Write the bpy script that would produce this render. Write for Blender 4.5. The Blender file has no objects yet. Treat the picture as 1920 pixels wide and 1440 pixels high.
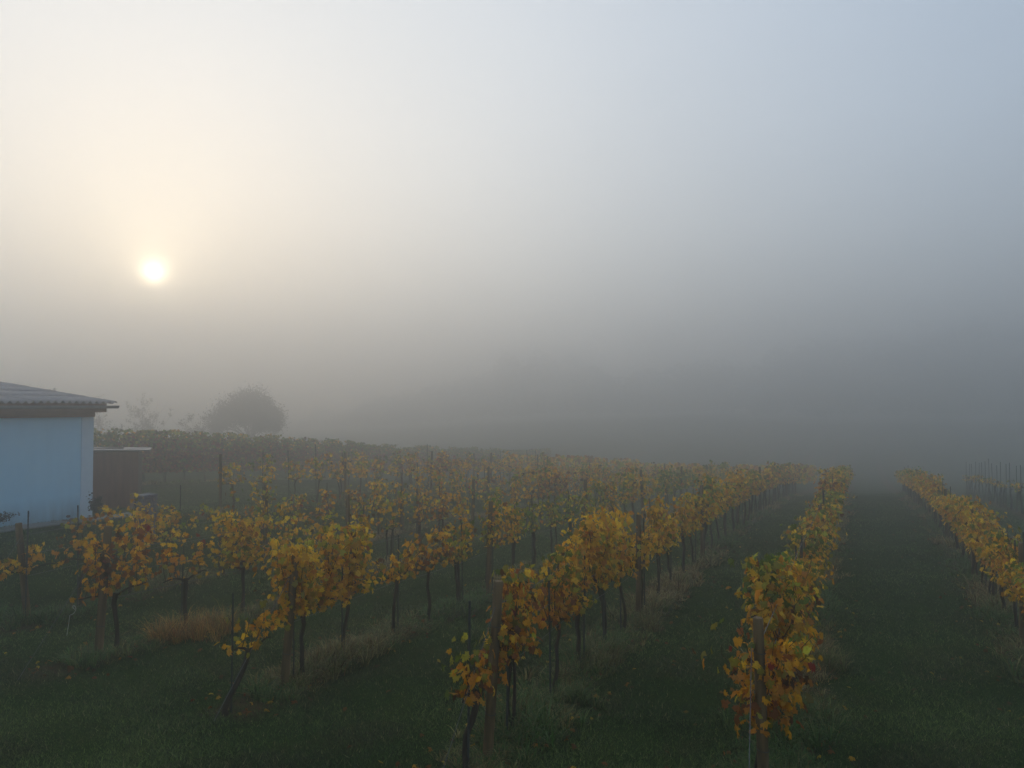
import bpy, math, random
import numpy as np

# ------------------------------------------------------------------ camera, sky, light, exposure
C = bpy.context.scene
COL = C.collection
F = 1387.0                      # focal length in photo pixels (1920 wide)
CAMZ = 3.5
cam = bpy.data.cameras.new('camera'); camo = bpy.data.objects.new('camera', cam)
COL.objects.link(camo); C.camera = camo
cam.sensor_width = 36.0; cam.lens = 36.0 * F / 1920.0
cam.clip_start = 0.1; cam.clip_end = 2000
camo.location = (0, 0, CAMZ)
camo.rotation_euler = (math.radians(90 + 1.65), 0, 0)

SUN = np.array((-675.0, 1387.0, 250.0)); SUN /= np.linalg.norm(SUN)
SUN_EL = math.asin(SUN[2]); SUN_AZ = math.atan2(SUN[0], SUN[1])

W = bpy.data.worlds.new('World'); C.world = W; W.use_nodes = True
wt = W.node_tree; wt.nodes.clear()
def wn(t, **k):
    n = wt.nodes.new(t)
    for a, b in k.items(): setattr(n, a, b)
    return n
def wm(op, a, b=None, c=None):
    n = wn('ShaderNodeMath', operation=op)
    for i, v in enumerate((a, b, c)):
        if v is None: continue
        if isinstance(v, (int, float)): n.inputs[i].default_value = v
        else: wt.links.new(v, n.inputs[i])
    return n.outputs[0]
tc = wn('ShaderNodeTexCoord')
nrm = wn('ShaderNodeVectorMath', operation='NORMALIZE'); wt.links.new(tc.outputs['Generated'], nrm.inputs[0])
dot = wn('ShaderNodeVectorMath', operation='DOT_PRODUCT'); wt.links.new(nrm.outputs[0], dot.inputs[0]); dot.inputs[1].default_value = tuple(SUN)
ang = wm('ARCCOSINE', wm('MINIMUM', dot.outputs['Value'], 0.999999))
sep = wn('ShaderNodeSeparateXYZ'); wt.links.new(nrm.outputs[0], sep.inputs[0])
def ramp(fac, stops):
    r = wn('ShaderNodeValToRGB'); wt.links.new(fac, r.inputs[0])
    r.color_ramp.interpolation = 'B_SPLINE' if len(stops) > 3 else 'LINEAR'
    e = r.color_ramp.elements
    while len(e) < len(stops): e.new(0.5)
    for i, (p, c) in enumerate(stops):
        e[i].position = p; e[i].color = (*c, 1)
    return r.outputs[0]
# colour of the fog-veiled sky by angle from the sun (0..180 deg)
r_sun = ramp(wm('DIVIDE', ang, math.pi), [
    (0.0, (0.34, 0.33, 0.315)), (0.10, (0.40, 0.40, 0.395)), (0.20, (0.50, 0.515, 0.53)),
    (0.32, (0.31, 0.37, 0.45)), (0.5, (0.20, 0.25, 0.32)), (1.0, (0.16, 0.21, 0.28))])
# brighter with elevation: the fog layer is thin overhead
r_el = ramp(wm('MULTIPLY_ADD', sep.outputs[2], 0.5, 0.5), [
    (0.0, (0.08,)*3), (0.46, (0.45,)*3), (0.51, (0.95, 0.95, 0.94)), (0.60, (0.88, 0.885, 0.89)), (0.74, (0.92, 0.96, 1.0)), (1.0, (0.92, 0.96, 1.02))])
bank = wn('ShaderNodeTexNoise'); bank.inputs['Scale'].default_value = 1.6; bank.inputs['Detail'].default_value = 3
bmap = wn('ShaderNodeMapping'); bmap.inputs['Scale'].default_value = (1, 1, 3.0); wt.links.new(nrm.outputs[0], bmap.inputs[0]); wt.links.new(bmap.outputs[0], bank.inputs['Vector'])
mul = wn('ShaderNodeMix', data_type='RGBA', blend_type='MULTIPLY'); mul.inputs[0].default_value = 1
wt.links.new(r_sun, mul.inputs[6]); wt.links.new(r_el, mul.inputs[7])
bg1 = wn('ShaderNodeBackground'); wt.links.new(mul.outputs[2], bg1.inputs[0]); SKYK = 1.46; wt.links.new(wm('MULTIPLY_ADD', bank.outputs[0], 0.30 * SKYK, 0.85 * SKYK), bg1.inputs[1])
# the sun seen through the fog: small disc with its aureole
g1 = wm('EXPONENT', wm('MULTIPLY', wm('POWER', wm('DIVIDE', ang, 0.0095), 1.4), -1.0))
g2 = wm('EXPONENT', wm('DIVIDE', ang, -0.030))
g3 = wm('EXPONENT', wm('DIVIDE', ang, -0.10))
bgd = wn('ShaderNodeBackground'); bgd.inputs[0].default_value = (1, 0.86, 0.60, 1); wt.links.new(wm('MULTIPLY', g1, 34.0), bgd.inputs[1])
bga = wn('ShaderNodeBackground'); bga.inputs[0].default_value = (1, 0.80, 0.48, 1); wt.links.new(wm('MULTIPLY', g2, 8.0), bga.inputs[1])
bgb = wn('ShaderNodeBackground'); bgb.inputs[0].default_value = (1, 0.86, 0.70, 1); wt.links.new(wm('MULTIPLY', g3, 0.10), bgb.inputs[1])
sky = wn('ShaderNodeTexSky', sky_type='NISHITA', sun_disc=False); sky.sun_elevation = SUN_EL; sky.sun_rotation = SUN_AZ
bgs = wn('ShaderNodeBackground'); wt.links.new(sky.outputs[0], bgs.inputs[0]); bgs.inputs[1].default_value = 0.05
def add(a, b):
    n = wn('ShaderNodeAddShader'); wt.links.new(a, n.inputs[0]); wt.links.new(b, n.inputs[1]); return n.outputs[0]
out = wn('ShaderNodeOutputWorld')
s = add(bg1.outputs[0], bgd.outputs[0]); s = add(s, bga.outputs[0]); s = add(s, bgb.outputs[0]); s = add(s, bgs.outputs[0])
wt.links.new(s, out.inputs[0])

sl = bpy.data.lights.new('sun', 'SUN'); sl.energy = 0.5; sl.angle = math.radians(62); sl.color = (1, 0.93, 0.82)
slo = bpy.data.objects.new('sun', sl); COL.objects.link(slo)
from mathutils import Vector, Matrix
slo.rotation_euler = Vector(tuple(-SUN)).to_track_quat('-Z', 'Y').to_euler()
slo.location = (-20, 40, 30)

C.view_settings.view_transform = 'Standard'; C.view_settings.look = 'None'
C.view_settings.exposure = -0.02; C.view_settings.gamma = 1.0; C.view_settings.use_curve_mapping = False
C.render.engine = 'CYCLES'
cy = C.cycles
cy.max_bounces = 6; cy.diffuse_bounces = 3; cy.glossy_bounces = 2; cy.transmission_bounces = 3; cy.transparent_max_bounces = 6
cy.volume_bounces = 3; cy.use_denoising = True; cy.caustics_reflective = False; cy.caustics_refractive = False

# ------------------------------------------------------------------ places and maths
VPX = 1612.0; TH = math.atan((VPX - 960) / F); ST, CT = math.sin(TH), math.cos(TH)
def uv(u, t): return (u * CT + t * ST, -u * ST + t * CT)         # across-row u, along-row t -> world x, y
def to_ut(x, y): return (x * CT - y * ST, x * ST + y * CT)
def t_of_Y(u, Y): return (Y + u * ST) / CT
def Y_of_px(u, px): return F * u / ((px - VPX) * CT)
def sm(a, b, x):
    k = np.clip((np.asarray(x, float) - a) / (b - a), 0, 1); return k * k * (3 - 2 * k)
def ground(x, y):
    x = np.asarray(x, float); y = np.asarray(y, float)
    u = x * CT - y * ST
    s_ = np.maximum(0, y - 15.0)
    d = np.where(s_ < 32, 0.0014 * s_ ** 2, 1.434 + 2.8 * (1 - np.exp(-(np.maximum(s_, 32) - 32) * 0.0896 / 2.8)))
    z = -0.0145 * np.clip(y, -20, 120) - d
    rise = 1 - sm(-17.5, -12, u)
    z = z + rise * (0.62 + 0.30 * (1 - sm(18, 27, y)))
    z = z + 0.30 * (1 - sm(-29, -22, u)) + 0.9 * (1 - sm(-36, -29.5, u))
    z = z + 0.022 * np.sin(x * 1.7 + 0.6 * np.sin(y * 0.9)) + 0.018 * np.sin(y * 1.3 + 1.1 * np.sin(x * 0.7)) + 0.03 * np.sin(0.41 * x - 0.33 * y)
    z = z + sm(80, 170, y) * sm(-90, 60, x) * 5.0
    return z
def gz(x, y): return float(ground(x, y))

RNG = np.random.default_rng(11)
random.seed(5)

# ------------------------------------------------------------------ helpers
def tag(o, label=None, cat=None, group=None, kind=None):
    if label: o['label'] = label
    if cat: o['category'] = cat
    if group: o['group'] = group
    if kind: o['kind'] = kind
    return o
def mesh_np(name, V, T, colors=None, smooth=False, mat=None):
    V = np.asarray(V, np.float32).reshape(-1, 3); T = np.asarray(T, np.int32)
    k = T.shape[1]
    me = bpy.data.meshes.new(name)
    me.vertices.add(len(V)); me.vertices.foreach_set('co', V.ravel())
    me.loops.add(T.size); me.loops.foreach_set('vertex_index', T.ravel())
    me.polygons.add(len(T)); me.polygons.foreach_set('loop_start', np.arange(0, T.size, k, dtype=np.int32))
    if smooth: me.polygons.foreach_set('use_smooth', np.ones(len(T), bool))
    if colors is not None:
        a = me.attributes.new('tint', 'FLOAT_COLOR', 'POINT')
        c = np.ones((len(V), 4), np.float32); c[:, :3] = colors; a.data.foreach_set('color', c.ravel())
    me.update(calc_edges=True)
    if mat: me.materials.append(mat)
    return me
def link(name, me, parent=None, loc=None):
    o = bpy.data.objects.new(name, me); COL.objects.link(o)
    if parent: o.parent = parent
    if loc is not None: o.location = loc
    return o
def empty(name, loc, rz=0.0):
    o = bpy.data.objects.new(name, None); COL.objects.link(o); o.location = loc; o.rotation_euler = (0, 0, rz)
    o.empty_display_size = 0.2; return o
class MB:
    def __init__(s): s.v = []; s.f = []; s.n = 0
    def add(s, V, Fq):
        V = np.asarray(V, float); s.v.append(V); s.f += [tuple(i + s.n for i in f) for f in Fq]; s.n += len(V)
    def box(s, x0, x1, y0, y1, z0, z1, M=None):
        V = np.array([(x, y, z) for z in (z0, z1) for y in (y0, y1) for x in (x0, x1)], float)
        if M is not None: V = V @ np.array(M)[:3, :3].T + np.array(M)[:3, 3]
        s.add(V, [(0, 2, 3, 1), (4, 5, 7, 6), (0, 1, 5, 4), (2, 6, 7, 3), (0, 4, 6, 2), (1, 3, 7, 5)])
    def tube(s, P, R, sides=6, cap=True):
        V, Q = tube_arr(P, R, sides)
        f = [tuple(q) for q in Q]
        if cap: n = len(P); f += [tuple(range(sides))[::-1], tuple((n - 1) * sides + i for i in range(sides))]
        s.add(V, f)
    def build(s, name, mat, parent=None, smooth=False, loc=None, bevel=0):
        me = bpy.data.meshes.new(name); me.from_pydata([tuple(p) for p in np.concatenate(s.v)], [], s.f)
        if smooth:
            for p in me.polygons: p.use_smooth = True
        me.materials.append(mat); me.update()
        o = link(name, me, parent, loc)
        if bevel:
            m = o.modifiers.new('b', 'BEVEL'); m.width = bevel; m.segments = 2; m.limit_method = 'ANGLE'
        return o
def tube_arr(P, R, sides):
    P = np.asarray(P, float); n = len(P); R = np.broadcast_to(np.asarray(R, float), (n,))
    d = np.gradient(P, axis=0); d /= np.linalg.norm(d, axis=1)[:, None] + 1e-9
    ref = np.array((0.13, 0.97, 0.21)) if abs(d[:, 1]).mean() < 0.85 else np.array((1.0, 0.1, 0.0))
    a = np.cross(d, ref); a /= np.linalg.norm(a, axis=1)[:, None] + 1e-9
    b = np.cross(d, a)
    th = np.arange(sides) / sides * 2 * math.pi
    V = P[:, None] + R[:, None, None] * (a[:, None] * np.cos(th)[None, :, None] + b[:, None] * np.sin(th)[None, :, None])
    q = []
    for i in range(n - 1):
        for j in range(sides):
            k = (j + 1) % sides
            q.append((i * sides + j, i * sides + k, (i + 1) * sides + k, (i + 1) * sides + j))
    return V.reshape(-1, 3), np.array(q)
def merge_tubes(lst, sides):
    V, Q, n = [], [], 0
    for P, R in lst:
        v, q = tube_arr(P, R, sides); V.append(v); Q.append(q + n); n += len(v)
    return np.concatenate(V), np.concatenate(Q)
def stamp(shapeV, shapeT, M, T):
    V = np.einsum('nij,kj->nki', M, shapeV) + T[:, None]
    Tn = shapeT[None] + (np.arange(len(T)) * len(shapeV))[:, None, None]
    return V.reshape(-1, 3), Tn.reshape(-1, shapeT.shape[1])

# ------------------------------------------------------------------ materials
def mat(name):
    m = bpy.data.materials.new(name); m.use_nodes = True; nt = m.node_tree
    return m, nt, nt.nodes['Principled BSDF']
def N(nt, t, **k):
    n = nt.nodes.new(t)
    for a, b in k.items(): setattr(n, a, b)
    return n
def noise(nt, scale, detail=4, vec=None, rough=0.6):
    n = N(nt, 'ShaderNodeTexNoise'); n.inputs['Scale'].default_value = scale; n.inputs['Detail'].default_value = detail
    n.inputs['Roughness'].default_value = rough
    if vec is not None: nt.links.new(vec, n.inputs['Vector'])
    return n.outputs[0]
def cramp(nt, fac, stops):
    r = N(nt, 'ShaderNodeValToRGB'); nt.links.new(fac, r.inputs[0]); e = r.color_ramp.elements
    while len(e) < len(stops): e.new(0.5)
    for i, (p, c) in enumerate(stops): e[i].position = p; e[i].color = (*c, 1)
    return r.outputs[0]
def bump(nt, b, h, strength, dist):
    n = N(nt, 'ShaderNodeBump'); n.inputs['Strength'].default_value = strength; n.inputs['Distance'].default_value = dist
    nt.links.new(h, n.inputs['Height']); nt.links.new(n.outputs[0], b.inputs['Normal'])
def simple(name, c0, c1, scale=8, rough=0.8, bs=0.3, bd=0.01, stretch=None, spec=0.3):
    m, nt, b = mat(name)
    t = N(nt, 'ShaderNodeTexCoord'); v = t.outputs['Object']
    if stretch:
        mp = N(nt, 'ShaderNodeMapping'); mp.inputs['Scale'].default_value = stretch; nt.links.new(v, mp.inputs[0]); v = mp.outputs[0]
    n1 = noise(nt, scale, 6, v)
    nt.links.new(cramp(nt, n1, [(0.3, c0), (0.7, c1)]), b.inputs['Base Color'])
    b.inputs['Roughness'].default_value = rough; b.inputs['Specular IOR Level'].default_value = spec
    if bs: bump(nt, b, noise(nt, scale * 3, 5, v), bs, bd)
    return m
def leafy(name, transl, rough=0.55, speck=0.35):
    m, nt, b = mat(name)
    at = N(nt, 'ShaderNodeAttribute'); at.attribute_name = 'tint'
    g = N(nt, 'ShaderNodeNewGeometry')
    n1 = noise(nt, 42, 3, g.outputs['Position'])
    mr = N(nt, 'ShaderNodeMapRange'); nt.links.new(n1, mr.inputs[0]); mr.inputs[1].default_value = 0.54; mr.inputs[2].default_value = 0.68
    mr.inputs[3].default_value = 0; mr.inputs[4].default_value = speck
    mx = N(nt, 'ShaderNodeMix', data_type='RGBA'); nt.links.new(mr.outputs[0], mx.inputs[0]); nt.links.new(at.outputs['Color'], mx.inputs[6])
    mx.inputs[7].default_value = (0.16, 0.06, 0.02, 1)
    nt.links.new(mx.outputs[2], b.inputs['Base Color']); b.inputs['Roughness'].default_value = rough; b.inputs['Specular IOR Level'].default_value = 0.35
    if transl:
        tr = N(nt, 'ShaderNodeBsdfTranslucent'); nt.links.new(mx.outputs[2], tr.inputs[0])
        ms = N(nt, 'ShaderNodeMixShader'); ms.inputs[0].default_value = transl
        nt.links.new(b.outputs[0], ms.inputs[1]); nt.links.new(tr.outputs[0], ms.inputs[2])
        nt.links.new(ms.outputs[0], nt.nodes['Material Output'].inputs[0])
    return m
M_LEAF = leafy('vine_leaf', 0.6)
M_GRASS = leafy('grass_blade', 0.3, 0.6, 0.0)
M_TREELEAF = leafy('tree_leaf', 0.25, 0.7, 0.0)
M_BARK = simple('vine_bark', (0.020, 0.014, 0.010), (0.065, 0.045, 0.032), 30, 0.9, 0.8, 0.01, (1, 1, 0.2))
M_SHOOT = simple('vine_cane', (0.035, 0.016, 0.010), (0.10, 0.045, 0.022), 20, 0.7, 0.3, 0.004)
M_POST = simple('weathered_post', (0.045, 0.032, 0.018), (0.26, 0.165, 0.070), 9, 0.85, 0.7, 0.01, (1, 1, 0.12))
M_STAKE = simple('stake_metal', (0.03, 0.035, 0.032), (0.07, 0.072, 0.068), 30, 0.6, 0.2, 0.003)
M_WIRE = simple('wire', (0.10, 0.10, 0.10), (0.2, 0.2, 0.2), 30, 0.45, 0, 0)
M_STRING = simple('white_tape', (0.6, 0.6, 0.58), (0.75, 0.75, 0.72), 30, 0.6, 0, 0)

# ------------------------------------------------------------------ rows of the vineyard
# key: u across, first post (photo x of its base) or start distance, end distance, description for labels
ROWS = [
    dict(k='gold',   u=2.27,  Y0=8.7,  Y1=45, desc='the all-gold row beyond the wide lane'),
    dict(k='lane',   u=-0.85, Y0=7.0,  Y1=45, desc='the bushy row nearest the wide lane'),
    dict(k='rust',   u=-3.53, Y0=7.76, Y1=45, desc='the row starting with rust-brown leaves'),
    dict(k='broad',  u=-6.69, Y0=9.54, Y1=45, desc='the row behind the broad golden vine'),
    dict(k='tuft',   u=-9.97, Y0=10.76, Y1=44, desc='the row with the straw-coloured tufts'),
    dict(k='house',  u=-12.86, Y0=12.7, Y1=43, desc='the thin row facing the house'),
    dict(k='mid',    u=-16.4, Y0=21.0, Y1=44, desc='the faded row beside the shed'),
    dict(k='mid2',   u=-19.6, Y0=31.0, Y1=46, desc='the faint row before the hedge row'),
    dict(k='hedge',  u=-28.5, Y0=26.0, Y1=74, desc='the dense row behind the shed'),
    dict(k='sparse', u=5.6,   Y0=26.0, Y1=44, desc='the sparse row of tall stakes'),
]
for r in ROWS: r['t0'] = t_of_Y(r['u'], r['Y0']); r['t1'] = t_of_Y(r['u'], r['Y1'])

# ------------------------------------------------------------------ ground
def ground_material():
    m, nt, b = mat('meadow_ground')
    g = N(nt, 'ShaderNodeNewGeometry'); P = g.outputs['Position']
    sp = N(nt, 'ShaderNodeSeparateXYZ'); nt.links.new(P, sp.inputs[0])
    def mm(op, a, b_=None, c=None):
        n = N(nt, 'ShaderNodeMath', operation=op)
        for i, v in enumerate((a, b_, c)):
            if v is None: continue
            if isinstance(v, (int, float)): n.inputs[i].default_value = v
            else: nt.links.new(v, n.inputs[i])
        return n.outputs[0]
    X, Y = sp.outputs[0], sp.outputs[1]
    u = mm('SUBTRACT', mm('MULTIPLY', X, CT), mm('MULTIPLY', Y, ST))
    t = mm('ADD', mm('MULTIPLY', X, ST), mm('MULTIPLY', Y, CT))
    wob = mm('MULTIPLY_ADD', noise(nt, 1.6, 5, P), 0.5, -0.25)
    d = None
    for r in ROWS:
        dk = mm('MAXIMUM', mm('ABSOLUTE', mm('SUBTRACT', u, r['u'])), mm('SUBTRACT', r['t0'] - 0.7, t))
        d = dk if d is None else mm('MINIMUM', d, dk)
    d = mm('ADD', d, wob)
    strip = N(nt, 'ShaderNodeMapRange'); nt.links.new(d, strip.inputs[0]); strip.inputs[1].default_value = 0.22; strip.inputs[2].default_value = 0.42
    strip.inputs[3].default_value = 1; strip.inputs[4].default_value = 0
    gr = cramp(nt, noise(nt, 1.1, 8, P, 0.7), [(0.3, (0.010, 0.020, 0.005)), (0.5, (0.026, 0.050, 0.013)), (0.72, (0.055, 0.070, 0.020))])
    so = cramp(nt, noise(nt, 5, 8, P, 0.7), [(0.3, (0.045, 0.032, 0.020)), (0.55, (0.095, 0.066, 0.036)), (0.75, (0.035, 0.045, 0.016))])
    mx = N(nt, 'ShaderNodeMix', data_type='RGBA'); nt.links.new(strip.outputs[0], mx.inputs[0]); nt.links.new(gr, mx.inputs[6]); nt.links.new(so, mx.inputs[7])
    nt.links.new(mx.outputs[2], b.inputs['Base Color']); b.inputs['Roughness'].default_value = 1.0; b.inputs['Specular IOR Level'].default_value = 0.0
    bump(nt, b, noise(nt, 22, 8, P, 0.75), 0.6, 0.03)
    return m
def axis(lo, hi, flo, fhi, step, g=1.16):
    a = list(np.arange(flo, fhi + 1e-6, step)); s_ = step
    while a[-1] < hi: s_ *= g; a.append(min(hi, a[-1] + s_))
    s_ = step
    while a[0] > lo: s_ *= g; a.insert(0, max(lo, a[0] - s_))
    return np.array(a)
xs = axis(-380, 380, -26, 26, 0.3); ys = axis(-60, 380, 3, 50, 0.3)
GX, GY = np.meshgrid(xs, ys); GZ = ground(GX, GY)
V = np.stack([GX, GY, GZ], -1).reshape(-1, 3); nx, ny = len(xs), len(ys)
ii = (np.arange(ny - 1)[:, None] * nx + np.arange(nx - 1)[None]).ravel()
gm = mesh_np('ground', V, np.stack([ii, ii + 1, ii + nx + 1, ii + nx], -1), smooth=True, mat=ground_material())
tag(link('ground', gm), kind='structure')

# ------------------------------------------------------------------ haze
hz, nt, b = mat('fog'); nt.nodes.remove(b)
pv = N(nt, 'ShaderNodeVolumePrincipled'); nt.links.new(pv.outputs[0], nt.nodes['Material Output'].inputs['Volume'])
pv.inputs['Color'].default_value = (0.955, 0.945, 0.935, 1); pv.inputs['Density'].default_value = 0.0178; pv.inputs['Anisotropy'].default_value = 0.84
mb = MB(); mb.box(-385, 385, -65, 385, -8.5, 33); hzo = mb.build('haze', hz)
tag(hzo, kind='stuff'); hzo.display_type = 'WIRE'

# ------------------------------------------------------------------ grass
def blades(P, h, w, col, lean=0.5, segs=1):
    n = len(P); a = RNG.uniform(0, 2 * math.pi, n); d = np.stack([np.cos(a), np.sin(a), np.zeros(n)], -1)
    side = np.stack([-np.sin(a + RNG.normal(0, .6, n)), np.cos(a), np.zeros(n)], -1)
    side /= np.linalg.norm(side, axis=1)[:, None]
    L = np.abs(RNG.normal(lean, lean * .5, n))
    up = np.array((0, 0, 1.0))
    b0 = P - side * w[:, None] * .5; b1 = P + side * w[:, None] * .5
    if segs == 1:
        tip = P + up * h[:, None] + d * (h * L)[:, None]
        V = np.stack([b0, b1, tip], 1).reshape(-1, 3); T = np.arange(3 * n).reshape(-1, 3); k = 3
        c = np.repeat(col, 3, 0)
    else:
        m = P + up * (h * .62)[:, None] + d * (h * L * .3)[:, None]
        m0 = m - side * w[:, None] * .35; m1 = m + side * w[:, None] * .35
        tip = P + up * (h * np.clip(1 - L * .35, .2, 1))[:, None] + d * (h * L)[:, None]
        V = np.stack([b0, b1, m1, m0, tip], 1).reshape(-1, 3); o = (np.arange(n) * 5)[:, None]
        T = np.concatenate([o + np.array([[0, 1, 2]]), o + np.array([[0, 2, 3]]), o + np.array([[3, 2, 4]])]); c = np.repeat(col, 5, 0)
    return V, T, c
def patch(x, y, s_, ph=0.0):
    return 0.5 + 0.25 * np.sin(x * s_ + ph + 1.7 * np.sin(y * s_ * .7)) + 0.25 * np.sin(y * s_ * 1.3 + ph * 2 + 1.3 * np.sin(x * s_ * .9))
def rowdist(x, y):
    u, t = x * CT - y * ST, x * ST + y * CT
    d = np.full(len(x), 99.0)
    for r in ROWS: d = np.minimum(d, np.maximum(np.abs(u - r['u']), (r['t0'] - .5) - t))
    return d
n = 560000
Yb = 1 / RNG.uniform(1 / 36.0, 1 / 5.6, n); Xb = RNG.uniform(-0.78, 0.78, n) * Yb + RNG.normal(0, .6, n)
d = rowdist(Xb, Yb); keep = (d > 0.22) | (RNG.random(n) < .3); Xb, Yb, d = Xb[keep], Yb[keep], d[keep]
pt = patch(Xb, Yb, 1.3); pt2 = patch(Xb, Yb, 3.1, 2.0)
kk = (RNG.random(len(Xb)) < 0.55 + .45 * pt2) & (((Xb * CT - Yb * ST) > -18.2) | (Yb > 21.5)); Xb, Yb, pt, pt2 = Xb[kk], Yb[kk], pt[kk], pt2[kk]; n = len(Xb)
P = np.stack([Xb, Yb, ground(Xb, Yb) - .006], -1)
c0 = np.array((.026, .062, .013)); c1 = np.array((.135, .185, .046)); c2 = np.array((.22, .20, .09))
mixv = np.clip(pt * .8 + RNG.normal(0, .25, n), 0, 1)[:, None]; col = c0 * (1 - mixv) + c1 * mixv
worn = (patch(Xb, Yb, .55, 3.3) * patch(Xb, Yb, 1.9, .7) > .34)[:, None] * RNG.uniform(0, .8, (n, 1)); col = col * (1 - worn) + np.array((.070, .052, .026)) * worn
dry = RNG.random(n) < .05; col[dry] = c2; col *= RNG.uniform(.15, 2.0, (n, 1))
h = RNG.uniform(.02, .055, n) * (.55 + .6 * pt2) + .0006 * Yb; w = .003 + .0009 * Yb
Vb, Tb, Cb = blades(P, h, w, col, .9)
o = link('grass', mesh_np('grass', Vb, Tb, Cb, mat=M_GRASS)); tag(o, 'short mown dark green grass in the lanes between the vine rows', 'grass', kind='stuff')
# long weedy grass under the rows
g0 = np.array((.085, .185, .042)); g1 = np.array((.44, .34, .14)); g2 = np.array((.26, .14, .05))
def clumps(px, py, nb, rad, hh, dry, w):
    """radiating clumps of blades; all arguments are arrays over clumps"""
    idx = np.repeat(np.arange(len(px)), nb); n = len(idx)
    a = RNG.uniform(0, 6.283, n); q = np.abs(RNG.normal(0, .5, n)) * rad[idx]
    X = px[idx] + np.cos(a) * q; Y = py[idx] + np.sin(a) * q
    h = hh[idx] * RNG.uniform(.35, 1.15, n); ww = (w[idx]) * RNG.uniform(.6, 1.3, n)
    out = np.stack([np.cos(a), np.sin(a), np.zeros(n)], -1); side = np.stack([-np.sin(a), np.cos(a), np.zeros(n)], -1)
    side = side + RNG.normal(0, .6, (n, 3)) * (1, 1, 0); side /= np.linalg.norm(side, axis=1)[:, None]
    L = np.abs(RNG.normal(.75, .4, n)); dro = RNG.uniform(0, .45, n) * np.clip(L, 0, 1.2)
    B = np.stack([X, Y, ground(X, Y) - .012], -1); up = np.array((0, 0, 1.))
    out = out + RNG.normal(0, .35, (n, 3)) * (1, 1, 0)
    p1 = B + up * (h * .45)[:, None] + out * (h * L * .18)[:, None]; p2 = B + up * (h * (.85 - dro * .3))[:, None] + out * (h * L * .55)[:, None]
    p3 = B + up * (h * (1.0 - dro * 1.1))[:, None] + out * (h * L)[:, None]
    W = ww[:, None] * side * .5
    V = np.stack([B - W, B + W, p1 + W * .9, p1 - W * .9, p2 + W * .6, p2 - W * .6, p3], 1).reshape(-1, 3); o = (np.arange(n) * 7)[:, None]
    T = np.concatenate([o + np.array([[*t]]) for t in ((0, 1, 2), (0, 2, 3), (3, 2, 4), (3, 4, 5), (5, 4, 6))])
    mv = np.clip(dry[idx] + RNG.normal(0, .22, n), 0, 1)[:, None]
    col = g0 * (1 - mv) + np.where(RNG.random((n, 1)) < .6, g1, g2) * mv; col = col * RNG.uniform(.35, 1.3, (n, 1))
    return V, T, np.repeat(col, 7, 0)
n = 14500
Yb = 1 / RNG.uniform(1 / 44.0, 1 / 6.2, n); Xb = np.zeros(n); ok = np.zeros(n, bool); ri = RNG.integers(0, 9, n)
for k, r in enumerate(ROWS[:9]):
    s_ = ri == k; un = r['u'] + RNG.normal(0, .19, s_.sum()); tt = (Yb[s_] + un * ST) / CT
    Xb[s_] = un * CT + tt * ST; ok[s_] = (tt > r['t0'] - .45)
Xb, Yb = Xb[ok], Yb[ok]; pt = patch(Xb, Yb, 2.2, 1.0); pt2 = patch(Xb, Yb, .9, 4.0); n = len(Xb)
Vb, Tb, Cb = clumps(Xb, Yb, 34, RNG.uniform(.05, .16, n), RNG.uniform(.06, .26, n) * (.45 + 1.0 * pt ** 1.5), np.clip((pt2 - .5) * 2.6 + RNG.normal(.32, .32, n), 0, 1), .005 + .0008 * Yb)
o = link('weeds', mesh_np('weeds', Vb, Tb, Cb, mat=M_GRASS)); tag(o, 'tall straw and green weedy grass growing under the vine rows', 'grass', kind='stuff')
# single big tufts
def tuft(px, Y, rad, hh, n, dryness, label, u=None):
    x = (px - 960) / F * Y; z = gz(x, Y); m = max(5, n // 110)
    cx = x + RNG.normal(0, rad * .62, m); cyy = Y + RNG.normal(0, rad * .42, m)
    V, T, c = clumps(cx, cyy, 46, np.full(m, .12), RNG.uniform(.55, 1.05, m) * hh, np.full(m, dryness), np.full(m, .008))
    V[:, 0] -= x; V[:, 1] -= Y; V[:, 2] -= z
    if dryness > .7: c = c * (1.6, 1.15, .75)
    o = link('grass_tuft', mesh_np('grass_tuft', V, T, c, mat=M_GRASS), None, (x, Y, z)); tag(o, label, 'grass tuft', 'long grass tufts')
tuft(345, 11.7, .42, .42, 2600, .85, 'widest straw-orange tuft of long grass, beside a thin vine row')
tuft(395, 12.2, .30, .42, 1500, .8, 'straw-orange tuft merging into the widest tuft at its far end')
tuft(440, 12.5, .24, .36, 1300, .05, 'dark green leafy tuft behind the straw-orange tufts')
tuft(735, 11.7, .30, .22, 1400, .15, 'green tuft at the feet of the small third vine')
tuft(1055, 9.2, .26, .30, 1500, .2, 'green arching tuft in the rust-brown row near its third trunk')
tuft(1130, 10.6, .24, .30, 1200, .6, 'straw tuft beneath the tall bright yellow vine')
tuft(1215, 12.4, .22, .28, 1000, .65, 'pale straw tuft beside the second wooden post of the rust-brown row')
tuft(1515, 8.6, .26, .36, 1700, .35, 'tall pale green tuft right beside the bushy lane-side row')
tuft(1545, 10.3, .22, .36, 1300, .45, 'smaller pale tuft further along the bushy lane-side row')
tuft(1500, 7.2, .24, .26, 1200, .25, 'dark green tuft at the foot of the nearest lane-side end post')

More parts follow.
